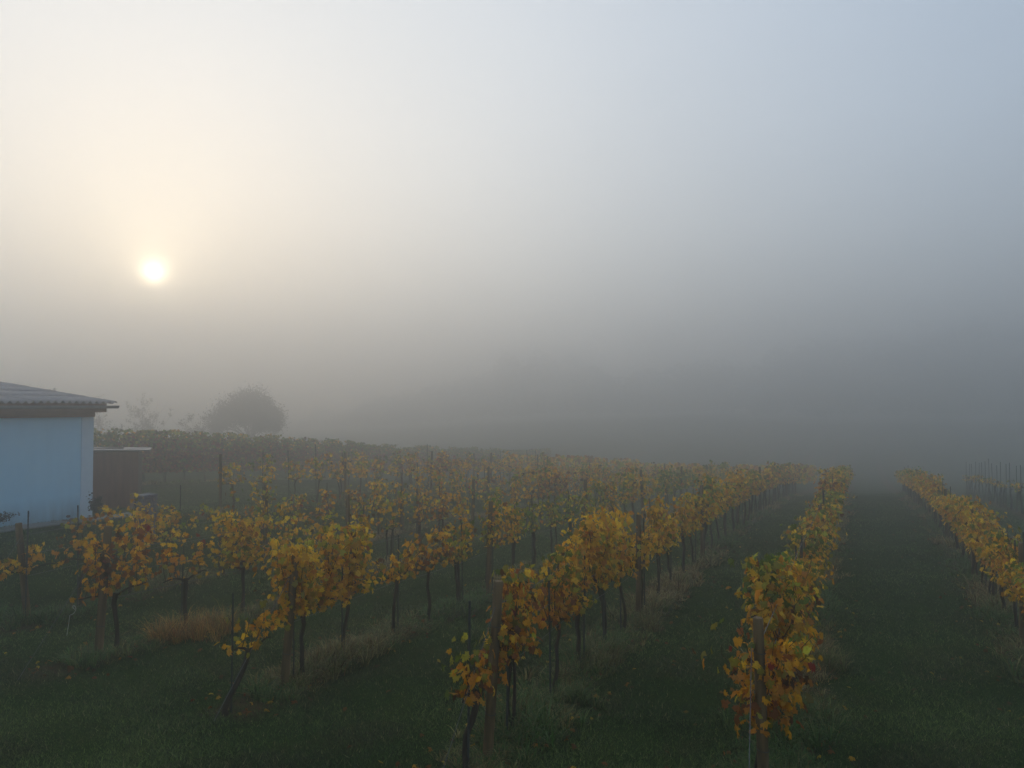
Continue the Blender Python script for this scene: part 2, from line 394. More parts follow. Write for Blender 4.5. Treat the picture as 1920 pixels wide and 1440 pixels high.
# ------------------------------------------------------------------ leaf shapes
def leaf_shape(seed, nl=15):
    g = np.random.default_rng(seed)
    ang = np.radians([-90, -62, -38, -12, 12, 35, 60, 76, 90, 104, 120, 145, 168, 192, 218, 242][:])
    rad = np.array([.25, .72, .62, .95, .66, .72, .98, .70, 1.12, .70, .98, .72, .66, .95, .62, .72]) * g.uniform(.88, 1.1, 16)
    x = rad * np.cos(ang); y = rad * np.sin(ang) + .15
    z = -.36 * (x ** 2 + .6 * y ** 2) * g.uniform(.3, 1.8) + .22 * np.abs(x) * g.uniform(-.5, 1.2) + g.normal(0, .07, 16)
    V = np.concatenate([[(0, .05, .05)], np.stack([x, y, z], -1)])
    T = np.array([(0, i + 1, (i + 1) % 16 + 1) for i in range(16)])
    return V, T
LEAVES = [leaf_shape(s_) for s_ in range(7)]
SMALLLEAF = (np.array([(0, -.5, 0), (.85, -.1, -.15), (.5, .7, -.05), (0, 1.05, -.2), (-.5, .7, .1), (-.85, -.1, -.1)]),
             np.array([(0, 1, 2), (0, 2, 3), (0, 3, 4), (0, 4, 5)]))
CO = dict(yel=(.88, .59, .032), gold=(.80, .43, .018), green=(.16, .24, .030), lime=(.45, .44, .045), org=(.62, .25, .018),
          rust=(.30, .095, .016), brown=(.13, .055, .018), red=(.32, .035, .018), olive=(.30, .25, .030), crim=(.14, .015, .02))
MOOD = dict(
    gold=dict(yel=5, gold=7.5, lime=1.2, org=1.6, olive=.9, brown=.4, green=.3),
    bright=dict(yel=9, gold=4, lime=1.5, org=.6, red=.1, olive=.5),
    rust=dict(rust=3, org=4.5, gold=4.5, brown=1.2, lime=1.0, olive=1, red=.3, yel=1),
    mixed=dict(yel=3, gold=6, lime=2.8, green=1.3, org=2.0, rust=.8, olive=2, red=.15, brown=.4),
    green=dict(lime=4, green=4, yel=2, olive=2, gold=1.5, org=.8),
    hedgeg=dict(green=5, olive=4, lime=1, gold=.8, brown=1),
    hedger=dict(red=3, rust=4, brown=2.5, crim=3, olive=1.5, green=1))
MOODWORD = dict(gold='golden', bright='bright yellow', rust='rust-brown', mixed='green and gold', green='yellow-green', hedgeg='green', hedger='reddish')
CKEYS = list(CO); CARR = np.array([CO[k] for k in CKEYS])
POOL = {}
def pool_leaf(shape, ck):
    if (shape, ck) not in POOL:
        V, T = LEAVES[shape]
        c = np.tile(CARR[ck], (len(V), 1)) * np.random.default_rng(shape * 31 + ck).uniform(.65, 1.25)
        if ck in (0, 1, 2, 3): c[1:] = c[1:] * np.array((.95, .80, .7))     # drying margins
        POOL[(shape, ck)] = mesh_np('leaf', V, T, c, mat=M_LEAF)
    return POOL[(shape, ck)]

def leaf_frames(n, outw, g, hang=.6):
    nr = outw * .9 + g.normal(0, .45, (n, 3)) + np.array((0, 0, .45)); nr /= np.linalg.norm(nr, axis=1)[:, None]
    tip = np.array((0, 0, -hang)) + g.normal(0, .45, (n, 3)) + outw * .25
    tip -= nr * (tip * nr).sum(1)[:, None]; tip /= np.linalg.norm(tip, axis=1)[:, None] + 1e-9
    side = np.cross(tip, nr)
    return np.stack([side, tip, nr], -1)

def make_vine(u, t, g, near, H=1.75, Hc=.86, span=.50, ns=8, dens=1.0, mood='gold', wid=.22, lean=0.0, top=None, topf=.8, stems=1, size=1.0, arch=0.0, low=0.0):
    x, y = uv(u, t); z = gz(x, y)
    root = empty('vine', (x, y, z), math.pi / 2 - TH)
    # trunk(s): gnarled, local x runs along the row
    tubes = []
    for s_ in range(stems):
        k = 7; zz = np.linspace(-.06, Hc, k); wob = g.normal(0, .030, (k, 2)); wob[0] = 0; tlx, tly = g.normal(0, .07, 2)
        P = np.stack([(lean * .5 + tlx) * np.clip(zz / Hc, 0, 1) + np.cumsum(wob[:, 0]) * .8 + (s_ * .09 - .02) * (1 - zz / Hc), np.cumsum(wob[:, 1]) * .6 + s_ * .05 * (1 - zz / Hc), zz], -1)
        r0 = g.uniform(.026, .038) * (1 if stems == 1 else .72)
        R = r0 * np.array([1.25, 1.0, .92, .95, .88, .95, 1.05]) * g.uniform(.88, 1.12, k)
        tubes.append((P, R))
        if s_ == 0: head = P[-1]
    Vt, Qt = merge_tubes(tubes, 7 if near else 5)
    link('trunk', mesh_np('trunk', Vt, Qt, smooth=True, mat=M_BARK), root)
    arms = []
    for sg in (-1, 1):
        L = span * g.uniform(.75, 1.05); k = 5; q = np.linspace(0, 1, k)
        P = np.stack([head[0] + sg * L * q, head[1] * (1 - q) + g.normal(0, .012, k), head[2] - .02 + .07 * np.sin(q * 2.2) + g.normal(0, .012, k)], -1)
        arms.append((P, np.linspace(.018, .009, k)))
    if near:
        for a in arms:
            v, q = tube_arr(*a, 6); link('cordon', mesh_np('cordon', v, q, smooth=True, mat=M_BARK), root)
    # shoots and leaves
    shoots, LP, LO, LH = [], [], [], []
    for i in range(ns):
        sx = head[0] + span * ((i + .5) / ns * 2 - 1) * .92 + g.normal(0, .04)
        Ls = (H - Hc) * g.uniform(.70, 1.05); k = 7; q = np.linspace(0, 1, k)
        ax, ay = g.normal(0, .16), g.normal(0, wid * .55)
        dr = g.uniform(0, .10) + arch * g.uniform(0, .5)
        bx = arch * g.choice((-1, 1)) * g.uniform(.1, .45)
        P = np.stack([sx + ax * q + bx * q ** 2, head[1] * .5 + ay * q + g.normal(0, .02, k) * q, Hc + .03 + Ls * q - dr * q ** 3], -1)
        shoots.append((P, np.linspace(.0060, .0028, k)))
        nn = max(3, int(round(Ls / .06 * dens * 3.6)))
        qq = g.uniform(0 if low < .5 else 0, 1.05, nn)
        if low: qq = g.beta(1.0, 1.0 + low, nn)
        pp = np.stack([np.interp(qq, q, P[:, j]) for j in range(3)], -1)
        side = g.choice((-1, 1), nn); a = g.normal(0, .9, nn)
        ow = np.stack([np.sin(a) * .8, side * np.cos(a), np.zeros(nn)], -1)
        off = np.minimum(np.abs(g.normal(wid * .55, wid * .35, nn)), wid * 1.05)
        LP.append(pp + ow * off[:, None] + np.stack([g.normal(0, .05, nn), np.zeros(nn), -g.uniform(-.02, .07, nn)], -1)); LO.append(ow); LH.append(qq)
    LP, LO, LH = np.concatenate(LP), np.concatenate(LO), np.concatenate(LH)
    n = len(LP)
    wts = MOOD[mood]; p = np.array([wts.get(k, 0) for k in CKEYS], float); p /= p.sum(); ck = g.choice(len(CKEYS), n, p=p)
    if top:
        wts = MOOD[top]; p2 = np.array([wts.get(k, 0) for k in CKEYS], float); p2 /= p2.sum()
        hi = LH + g.normal(0, .12, n) > topf; ck[hi] = g.choice(len(CKEYS), int(hi.sum()), p=p2)
    # colour comes in patches: neighbours on a shoot tend to match
    order = np.lexsort((LP[:, 2], np.round(LP[:, 0] / .18)))
    for a_, b_ in zip(order[:-1], order[1:]):
        if g.random() < .35: ck[b_] = ck[a_]
    Mx = leaf_frames(n, LO, g); sz = g.uniform(.038, .068, n) * size
    if near:
        for P, R in shoots:
            v, q = tube_arr(P, R, 5); link('shoot', mesh_np('shoot', v, q, smooth=True, mat=M_SHOOT), root)
        nt_ = min(n, 300)
        for i in range(nt_):
            o = bpy.data.objects.new('leaf', pool_leaf(int(g.integers(7)), int(ck[i])))
            m4 = np.eye(4); m4[:3, :3] = Mx[i] * sz[i]; m4[:3, 3] = LP[i]
            COL.objects.link(o); o.parent = root; o.matrix_basis = Matrix(m4.tolist())
        rest = slice(nt_, n)
    else: rest = slice(0, n)
    fv, ft, fc, off = [], [], [], 0
    if n - (rest.start or 0) > 0:
        lp, mxx, s2, c2_ = LP[rest], Mx[rest], sz[rest], ck[rest]
        far = not near and Y_here(u, t) > 19
        groups = [SMALLLEAF] if far else LEAVES[:4]
        gi = g.integers(0, len(groups), len(lp))
        for k, (sv, stt) in enumerate(groups):
            m_ = gi == k
            if not m_.any(): continue
            v, f = stamp(sv, stt, mxx[m_] * (s2[m_] * (1.12 if far else 1))[:, None, None], lp[m_])
            cc = CARR[c2_[m_]] * g.uniform(.55, 1.3, (m_.sum(), 1))
            fv.append(v); ft.append(f + off); fc.append(np.repeat(cc, len(sv), 0)); off += len(v)
        o = link('foliage', mesh_np('foliage', np.concatenate(fv), np.concatenate(ft), np.concatenate(fc), mat=M_LEAF), root); o['kind'] = 'stuff'
    if not near:
        v, q = merge_tubes(arms + shoots, 4)
        o = link('canes', mesh_np('canes', v, q, smooth=True, mat=M_SHOOT), root); o['kind'] = 'stuff'
    return root
def Y_here(u, t): return -u * ST + t * CT
def nth(i):
    words = 'first second third fourth fifth sixth seventh eighth ninth tenth eleventh twelfth'.split()
    if i <= 12: return words[i - 1]
    return f"{i}{'th' if 10 <= i % 100 <= 20 else {1: 'st', 2: 'nd', 3: 'rd'}.get(i % 10, 'th')}"

# near vines placed by hand: photo x of the trunk base -> parameters
HAND = {
 'gold': [],
 'lane': [(1412, dict(H=1.50, Hc=.62, ns=11, dens=.85, mood='rust', top='mixed', wid=.28, stems=3, span=.4, size=1.05)),
          (1440, dict(H=1.86, ns=13, dens=1.3, mood='gold', top='green', topf=.72, wid=.33, span=.50, stems=2)),
          (1465, dict(H=1.62, ns=9, dens=1.0, mood='rust', top='gold', wid=.24)),
          (1482, dict(H=1.50, ns=8, dens=.7, mood='mixed', wid=.22))],
 'rust': [(852, dict(H=1.35, Hc=.72, lean=.5, ns=7, dens=.85, mood='rust', top='green', topf=.75, wid=.22, span=.45)),
          (952, dict(H=1.80, ns=10, dens=.95, mood='rust', top='mixed', topf=.8, stems=2, wid=.21, span=.42)),
          (1020, dict(H=1.78, ns=10, dens=.85, mood='rust', top='green', topf=.6, lean=.25, wid=.21, span=.42)),
          (1078, dict(H=1.78, ns=9, dens=.70, mood='mixed', top='gold', topf=.5, wid=.20, span=.40)),
          (1128, dict(H=2.08, ns=13, dens=1.35, mood='bright', Hc=1.0, wid=.27, span=.52, stems=2)),
          (1160, dict(H=1.95, ns=10, dens=1.0, mood='gold', Hc=.9, wid=.26))],
 'broad': [(432, dict(H=1.15, Hc=.66, lean=.75, ns=5, dens=.45, mood='gold', top='green', wid=.16, span=.34)),
           (568, dict(H=1.95, ns=12, dens=1.25, mood='gold', top='bright', wid=.22, span=.50)),
           (645, dict(H=1.98, ns=11, dens=1.2, mood='gold', top='mixed', wid=.22, span=.42)),
           (742, dict(H=1.38, ns=7, dens=.65, mood='mixed', wid=.2, span=.45)),
           (806, dict(H=1.55, ns=6, dens=.65, mood='rust', top='gold', wid=.2)),
           (865, dict(H=1.75, ns=7, dens=.75, mood='mixed', wid=.2, stems=2))],
 'tuft': [(228, dict(H=1.95, ns=9, dens=.62, mood='rust', wid=.22, arch=.25, span=.6)),
          (355, dict(H=1.75, ns=5, dens=.38, mood='rust', wid=.2, arch=.9, top='gold')),
          (458, dict(H=1.95, ns=10, dens=.95, mood='gold', wid=.24, arch=.4)),
          (545, dict(H=1.85, ns=7, dens=.55, mood='mixed', wid=.2, arch=.4))],
 'house': [(66, dict(H=1.45, ns=6, dens=.6, mood='gold', wid=.22, arch=.6, span=.7, size=1.15)),
           (160, dict(H=1.9, ns=5, dens=.35, mood='rust', wid=.2, arch=.9)),
           (250, dict(H=1.95, ns=7, dens=.6, mood='gold', wid=.22, arch=.6))],
}
STYLE = {  # H, ns, dens, moods
 'gold': (1.52, 11, 1.25, ['gold', 'gold', 'gold', 'bright', 'mixed'], .27),
 'lane': (1.62, 11, 1.2, ['mixed', 'gold', 'green', 'rust'], .27),
 'rust': (1.80, 9, .85, ['mixed', 'gold', 'rust', 'gold'], .21),
 'broad': (1.78, 7, .66, ['mixed', 'gold', 'gold', 'green'], .19),
 'tuft': (1.80, 7, .50, ['gold', 'gold', 'rust', 'mixed'], .19),
 'house': (1.85, 7, .48, ['gold', 'mixed', 'rust'], .22),
 'mid': (1.80, 7, .5, ['gold', 'mixed', 'rust'], .22),
 'mid2': (1.80, 7, .5, ['gold', 'rust', 'hedger'], .22),
 'hedge': (2.35, 13, 1.6, ['hedgeg', 'hedger'], .34),
 'sparse': (1.35, 4, .22, ['gold', 'mixed'], .18),
}
g = np.random.default_rng(77)
def post(u, t, H, r, label, end=False, lean=0.0, leanx=0.0):
    x, y = uv(u, t); z = gz(x, y)
    e = empty('vineyard_post', (x, y, z), math.pi / 2 - TH)
    mb = MB(); k = 9; zz = np.linspace(-.3, H, k)
    P = np.stack([np.zeros(k), np.zeros(k), zz], -1); R = r * (1.06 - .10 * zz / H) * g.uniform(.97, 1.03, k)
    P = np.vstack([P, P[-1] + (0, 0, .012)]); R = np.append(R, R[-1] * .82)
    mb.tube(P, R, 12); o = mb.build('post_shaft', M_POST, e, smooth=False)
    for p in o.data.polygons: p.use_smooth = len(p.vertices) == 4
    for hh in ((.45, 1.35) if end else (1.3,)):
        a = np.linspace(0, 2 * math.pi, 13); mb = MB()
        mb.tube(np.stack([np.cos(a) * (r + .004), np.sin(a) * (r + .004), hh + .008 * np.sin(a)], -1), .0045, 5, False); mb.build('wire_band', M_STAKE, e, True)
    e.rotation_euler = Matrix.Rotation(math.radians(lean), 3, 'Y').to_euler()
    e.rotation_euler = (Matrix.Rotation(math.radians(lean), 3, 'Y') @ Matrix.Rotation(math.pi / 2 - TH, 3, 'Z')).to_euler()
    tag(e, label, 'post', 'wooden vineyard posts')
def stake(u, t, H, label):
    x, y = uv(u, t); z = gz(x, y); mb = MB()
    lx, ly = g.normal(0, .02), g.normal(0, .02)
    mb.tube([(0, 0, -.2), (lx * .5, ly * .5, H * .5), (lx, ly, H)], .0125, 6)
    o = mb.build('vine_stake', M_STAKE, None, False, (x, y, z)); tag(o, label, 'stake', 'thin stakes in the vine rows')

ENDPOST = {'lane': (1.66, .052, -1.5), 'rust': (1.80, .052, 3.6), 'broad': (1.68, .052, 4.5), 'tuft': (1.86, .055, 3.5), 'house': (1.68, .055, -6.5), 'gold': (1.5, .06, 0)}
for r in ROWS:
    k, u = r['k'], r['u']
    H0, ns0, de0, moods, wid0 = STYLE[k]
    hand = [((Y_of_px(u, px) + u * ST) / CT, prm) for px, prm in HAND.get(k, [])]
    if k == 'lane':   # the row runs almost straight away from the camera: place by distance
        hand = [(t_of_Y(u, yy), prm) for yy, (_, prm) in zip((7.25, 8.5, 9.7, 10.8), HAND['lane'])]
    if k == 'rust':
        hand = [(t_of_Y(u, yy), prm) for yy, (_, prm) in zip((7.35, 8.25, 9.35, 10.3, 11.35, 12.2), HAND['rust'])]
    t = (hand[-1][0] + 1.1) if hand else r['t0'] + .5
    lst = list(hand); step = 1.16; prev = None
    while t < r['t1']:
        mood = moods[int(g.integers(len(moods)))] if (prev is None or g.random() > .45) else prev
        if k == 'hedge': mood = 'hedgeg' if (Y_here(u, t) < 27 or (Y_here(u, t) < 31 and g.random() < .4)) else 'hedger'
        prev = mood
        prm = dict(H=H0 * g.uniform(.84, 1.10), ns=ns0, dens=de0 * g.uniform(.5, 1.12), span=g.uniform(.28, .42), mood=mood, wid=wid0, arch=.15 if k != 'sparse' else .4,
                   top=('green' if g.random() < .45 and k not in ('hedge',) else ('hedgeg' if k == 'hedge' else None)), topf=.78)
        if k == 'hedge': prm.update(span=.6, Hc=.55, size=1.08, ns=14, dens=1.75, arch=.05, H=H0 * g.uniform(.96, 1.03))
        if k in ('gold', 'lane') : prm.update(Hc=.74)
        if Y_here(u, t) > 24: prm['size'] = prm.get('size', 1) * 1.15; prm['dens'] *= .85
        if g.random() < .40: prm['stems'] = 2
        if g.random() < .06 and k in ('broad', 'tuft', 'house'): t += 1.0
        lst.append((t, prm)); t += step * g.uniform(.92, 1.08)
    r['vines'] = lst
    for i, (t, prm) in enumerate(lst):
        Yh = Y_here(u, t); near = Yh < 13.0 and k != 'gold' or (k == 'gold' and 10.5 < Yh < 13.5)
        root = make_vine(u, t, g, near, **prm)
        dens = prm.get('dens', 1); w_ = 'bushy' if dens > 1.05 else ('thin' if dens < .6 else 'leafy')
        tag(root, f"{w_} {MOODWORD[prm.get('mood', 'gold')]} vine, {nth(i + 1)} along {r['desc']}", 'vine', 'vines of ' + r['desc'])
        if k not in ('hedge',) and (g.random() < (.62 if Yh < 26 else .3) or k == 'sparse'):
            stake(u + g.normal(0, .02), t + g.choice((-1, 1)) * g.uniform(.06, .14), g.uniform(1.25, 1.75) if k not in ('sparse', 'mid', 'house') else g.uniform(1.7, 2.1),
                  f"thin metal stake at the {nth(i + 1)} vine of {r['desc']}")
    # wooden posts
    if k == 'sparse': continue
    tp = r['t0']; j = 0
    if k == 'gold': tp = t_of_Y(u, 11.6)
    while tp < r['t1']:
        H, rad, ln = ENDPOST.get(k, (1.7, .042, 0)) if j == 0 else (1.78 if k not in ('gold', 'lane') else 1.45, .045, g.normal(0, .8))
        if not (k == 'hedge' and j % 2): post(u, tp, H, rad, f"{'thick end' if j == 0 and k not in ('gold',) else 'round'} wooden post, {nth(j + 1)} along {r['desc']}", j == 0, ln)
        tp += 5.75 * g.uniform(.97, 1.03); j += 1
    # wires
    hs = (.80, 1.15, 1.50) if k != 'hedge' else (1.2,)
    tt = np.arange(r['t0'] if k != 'gold' else r['t0'] - .5, r['t1'], 1.15)
    for hh, hw in zip(hs, ('lowest', 'middle', 'top')):
        P = [(*uv(u, a), gz(*uv(u, a)) + hh + .012 * math.sin(a * 2.1 + hh * 9)) for a in tt]
        v, q = tube_arr(P, .0038, 4); o = link('trellis_wire', mesh_np('trellis_wire', v, q, mat=M_WIRE)); tag(o, f"{hw} thin wire strung along {r['desc']}", 'wire', 'trellis wires')
    if k in ('lane', 'rust', 'broad', 'tuft', 'house'):
        H = ENDPOST[k][0] - .25; a = uv(u, r['t0'] - .05); b_ = uv(u, r['t0'] - 1.15)
        P = np.linspace((a[0] + (.10 if k not in ('lane', 'house') else -.1), a[1], gz(*a) + H), (b_[0], b_[1], gz(*b_) - .02), 5)
        v, q = tube_arr(P, .004, 5); o = link('anchor_wire', mesh_np('anchor_wire', v, q, mat=M_WIRE)); tag(o, f"slanting anchor wire from the end post of {r['desc']}", 'wire', 'anchor wires')

# ------------------------------------------------------------------ vines too far to count
def far_vines():
    fv, ft, fc, off = [], [], [], 0
    for r in ROWS:
        if r['k'] in ('hedge', 'sparse', 'gold', 'lane'): continue
        H = STYLE[r['k']][0]; t = r['t1']; te = t_of_Y(r['u'], 60); n = int((te - t) * 34)
        tt = RNG.uniform(t, te, n); uu = r['u'] + RNG.normal(0, .24, n); x = uu * CT + tt * ST; y = -uu * ST + tt * CT
        z = ground(x, y) + RNG.uniform(.75, H * 1.05, n)
        ow = np.stack([RNG.normal(0, 1, n), RNG.normal(0, 1, n), np.zeros(n)], -1)
        M = leaf_frames(n, ow, RNG) * RNG.uniform(.12, .19, n)[:, None, None]
        v, f = stamp(*SMALLLEAF, M, np.stack([x, y, z], -1)); cc = CARR[RNG.choice([0, 1, 3, 4, 8, 5], n)]
        fv.append(v); ft.append(f + off); fc.append(np.repeat(cc, 6, 0)); off += len(v)
    o = link('distant_vines', mesh_np('distant_vines', np.concatenate(fv), np.concatenate(ft), np.concatenate(fc), mat=M_LEAF))
    tag(o, 'far ends of the vine rows dissolving in the fog', 'vines', kind='stuff')
far_vines()

# ------------------------------------------------------------------ fallen leaves
n = 2600
Yb = 1 / RNG.uniform(1 / 30.0, 1 / 6.3, n); ri = RNG.integers(0, 6, n); Xb = np.zeros(n); ok = np.ones(n, bool)
for k, r in enumerate(ROWS[:6]):
    s_ = ri == k; un = r['u'] + RNG.normal(0, .42, s_.sum()) * np.where(RNG.random(s_.sum()) < .15, 3, 1); tt = (Yb[s_] + un * ST) / CT
    Xb[s_] = un * CT + tt * ST; ok[s_] = tt > r['t0'] - .9
Xb, Yb = Xb[ok], Yb[ok]; n = len(Xb)
nr = RNG.normal(0, .35, (n, 3)) + (0, 0, 1); nr /= np.linalg.norm(nr, axis=1)[:, None]
tip = RNG.normal(0, 1, (n, 3)); tip -= nr * (tip * nr).sum(1)[:, None]; tip /= np.linalg.norm(tip, axis=1)[:, None]
Mx = np.stack([np.cross(tip, nr), tip, nr], -1) * RNG.uniform(.024, .050, n)[:, None, None]
P = np.stack([Xb, Yb, ground(Xb, Yb) + RNG.uniform(.015, .05, n)], -1)
fv, ft, fc, off = [], [], [], 0; gi = RNG.integers(0, 7, n); fcol = CARR[RNG.choice([0, 1, 4, 5, 6, 6, 5, 5, 7], n)] * RNG.uniform(.45, 1.0, (n, 1))
for k in range(7):
    m_ = gi == k; sv, stt = LEAVES[k]; sv = sv * (1, 1, 2.2); v, f = stamp(sv, stt, Mx[m_], P[m_]); fv.append(v); ft.append(f + off); fc.append(np.repeat(fcol[m_], len(sv), 0)); off += len(v)
o = link('fallen_leaves', mesh_np('fallen_leaves', np.concatenate(fv), np.concatenate(ft), np.concatenate(fc), mat=M_LEAF)); tag(o, 'curled brown and yellow leaves fallen on the ground along the rows', 'fallen leaves', kind='stuff')

# ------------------------------------------------------------------ blue house
M_BLUE = simple('blue_render', (0.48, 0.78, 0.98), (0.53, 0.82, 0.99), 2.5, 0.9, 0.5, 0.006)
def stain(m):
    nt = m.node_tree; b = nt.nodes['Principled BSDF']; src = b.inputs['Base Color'].links[0].from_socket
    t = N(nt, 'ShaderNodeTexCoord'); sp = N(nt, 'ShaderNodeSeparateXYZ'); nt.links.new(t.outputs['Object'], sp.inputs[0])
    mp = N(nt, 'ShaderNodeMapping'); mp.inputs['Scale'].default_value = (3, 3, .5); nt.links.new(t.outputs['Object'], mp.inputs[0])
    n1 = noise(nt, 1.6, 6, mp.outputs[0])
    a = N(nt, 'ShaderNodeMapRange'); nt.links.new(sp.outputs[2], a.inputs[0]); a.inputs[1].default_value = .55; a.inputs[2].default_value = -.05; a.inputs[3].default_value = .12; a.inputs[4].default_value = .95
    mu = N(nt, 'ShaderNodeMath', operation='MULTIPLY'); nt.links.new(a.outputs[0], mu.inputs[0]); nt.links.new(n1, mu.inputs[1])
    mx = N(nt, 'ShaderNodeMix', data_type='RGBA'); nt.links.new(mu.outputs[0], mx.inputs[0]); nt.links.new(src, mx.inputs[6]); mx.inputs[7].default_value = (.16, .17, .15, 1)
    nt.links.new(mx.outputs[2], b.inputs['Base Color'])
stain(M_BLUE)
M_PALE = simple('pale_blue_trim', (0.62, 0.72, 0.80), (0.68, 0.77, 0.84), 4, 0.85, 0.3, 0.004)
M_ROOF = simple('fibre_cement', (0.25, 0.23, 0.225), (0.40, 0.37, 0.36), 3, 0.85, 0.4, 0.006)
M_GUT = simple('gutter_metal', (0.20, 0.20, 0.20), (0.27, 0.27, 0.26), 6, 0.85, 0, 0, None, .1)
M_BEAM = simple('eaves_timber', (0.16, 0.085, 0.055), (0.26, 0.15, 0.10), 10, 0.8, 0.4, 0.005, (.2, 1, 1))
HU, HT = -18.0, 12.74        # wall plane and far corner in row coordinates
hx, hy = uv(HU, HT); hzv = CAMZ - 200 / F * 19.4
house = empty('house', (hx, hy, hzv), math.pi / 2 - TH)          # local x along rows, local +y = away (-u)
tag(house, 'light blue rendered house with low corrugated roof and timber eaves', 'house')
WL, WD, WH = 8.0, 4.3, 2.50
mb = MB(); mb.box(-WL, -.003, 0, WD, -.5, WH); mb.build('wall', M_BLUE, house)
for y0, y1 in ((-.022, .20),):
    mb = MB(); mb.box(-.30, .022, y0, y1, -.45, WH - .002); mb.build('corner_trim', M_PALE, house)
mb = MB(); mb.box(-WL, .0, -.10, .06, WH + .002, WH + .17); mb.build('eaves_beam', M_BEAM, house)
mb = MB(); mb.box(-WL, .16, -.32, -.104, WH + .12, WH + .345); mb.build('fascia_board', M_BEAM, house)
TP = math.tan(math.radians(6.8))
mb = MB()   # half-round gutter
a = np.linspace(math.pi, 2 * math.pi, 9); pr = [(-.40 + .065 * math.cos(q), WH + .29 + .075 * math.sin(q)) for q in a] + [(-.40 + .058 * math.cos(q), WH + .29 + .068 * math.sin(q)) for q in a[::-1]]
Vg = [(-WL, y_, z_) for y_, z_ in pr] + [(.42, y_, z_) for y_, z_ in pr]; m_ = len(pr)
mb.add(Vg, [(i, (i + 1) % m_, (i + 1) % m_ + m_, i + m_) for i in range(m_)] + [tuple(range(m_))[::-1], tuple(range(m_, 2 * m_))]); mb.build('gutter', M_GUT, house)
mb = MB(); mb.box(-WL, -.003, .064, WD, WH + .003, WH + .36); mb.build('gable_boarding', M_BEAM, house)
def sheet_mesh(w, L, pitch=.177, amp=.034, seg=8, th=.012):
    nx_ = int(round(w / pitch * seg)) + 1; xs_ = np.linspace(0, w, nx_)
    z_ = amp * np.cos(xs_ / pitch * 2 * math.pi); V = []
    for zz in (0, -th):
        for yy in (0, L): V += [(x_, yy, z1 + zz) for x_, z1 in zip(xs_, z_)]
    f = []; n_ = nx_
    for i in range(n_ - 1):
        f += [(i, i + 1, n_ + i + 1, n_ + i), (2 * n_ + i, 3 * n_ + i, 3 * n_ + i + 1, 2 * n_ + i + 1), (i, 2 * n_ + i, 2 * n_ + i + 1, i + 1), (n_ + i, n_ + i + 1, 3 * n_ + i + 1, 3 * n_ + i)]
    f += [(0, n_, 3 * n_, 2 * n_), (n_ - 1, 3 * n_ - 1, 4 * n_ - 1, 2 * n_ - 1)]
    me = bpy.data.meshes.new('roof_sheet'); me.from_pydata(V, [], f); me.materials.append(M_ROOF)
    for p in me.polygons: p.use_smooth = abs(p.normal.z) > .5
    me.update(); return me
sw = .177 * 6; shm = sheet_mesh(sw + .05, 1.35)
for cidx in range(4):
    for j in range(8):
        o = link('roof_sheet', shm, house)
        y0 = -.42 + cidx * 1.22
        o.location = (.34 - (j + 1) * sw, y0, WH + .375 + (y0 + .42) * TP + .008 * (j % 2) + random.uniform(-.003, .003))
        o.rotation_euler = (math.atan(TP) - .010, 0, random.uniform(-.002, .002))

# kerb path and gravel at the wall foot
M_CONC = simple('concrete', (0.16, 0.16, 0.155), (0.26, 0.255, 0.245), 6, 0.9, 0.5, 0.01)
M_RUB = simple('rubble', (0.10, 0.07, 0.06), (0.22, 0.15, 0.13), 5, 0.95, 0.6, 0.02)
path = []
for a in np.linspace(HT - 8, HT + 1.3, 26):
    for uu in (HU + .92, HU + .25):
        x, y = uv(uu, a); path.append((x, y, max(gz(x, y) + .03, hzv - .16)))
nn = len(path) // 2
mb = MB(); mb.add(np.array(path), [(2 * i, 2 * i + 1, 2 * i + 3, 2 * i + 2) for i in range(nn - 1)])
lo = [(p[0], p[1], p[2] - .4) for p in path]; mb.add(np.array(path + lo), [(2 * i, 2 * i + 2, 2 * nn + 2 * i + 2, 2 * nn + 2 * i) for i in range(nn - 1)])
tag(mb.build('path', M_CONC), kind='structure')
def rock(name, x, y, r, label, m, flat=.7):
    import bmesh
    bm = bmesh.new(); bmesh.ops.create_icosphere(bm, subdivisions=2, radius=r)
    for v in bm.verts:
        v.co = Vector((v.co.x * random.uniform(.85, 1.15), v.co.y * random.uniform(.85, 1.15), v.co.z * flat * random.uniform(.8, 1.15)))
    me = bpy.data.meshes.new(name); bm.to_mesh(me); bm.free(); me.materials.append(m)
    o = link(name, me, None, (x, y, gz(x, y) + r * flat * .5)); o.rotation_euler.z = random.uniform(0, 6)
    return o
wx, wy = uv(HU + .55, HT - .9)
for i in range(22):
    al_ = random.gauss(0, .32); ac_ = random.gauss(0, .13); x, y = wx + ST * al_ + CT * ac_, wy + CT * al_ - ST * ac_
    o = rock('rubble_stone', x, y, random.uniform(.05, .11), '', M_RUB); o.location.z = hzv - .15 + max(0, .34 - abs(al_)) * random.uniform(0, .8)
    tag(o, 'reddish broken stone in the heap at the foot of the blue wall', 'stone', 'rubble heap at the blue wall')

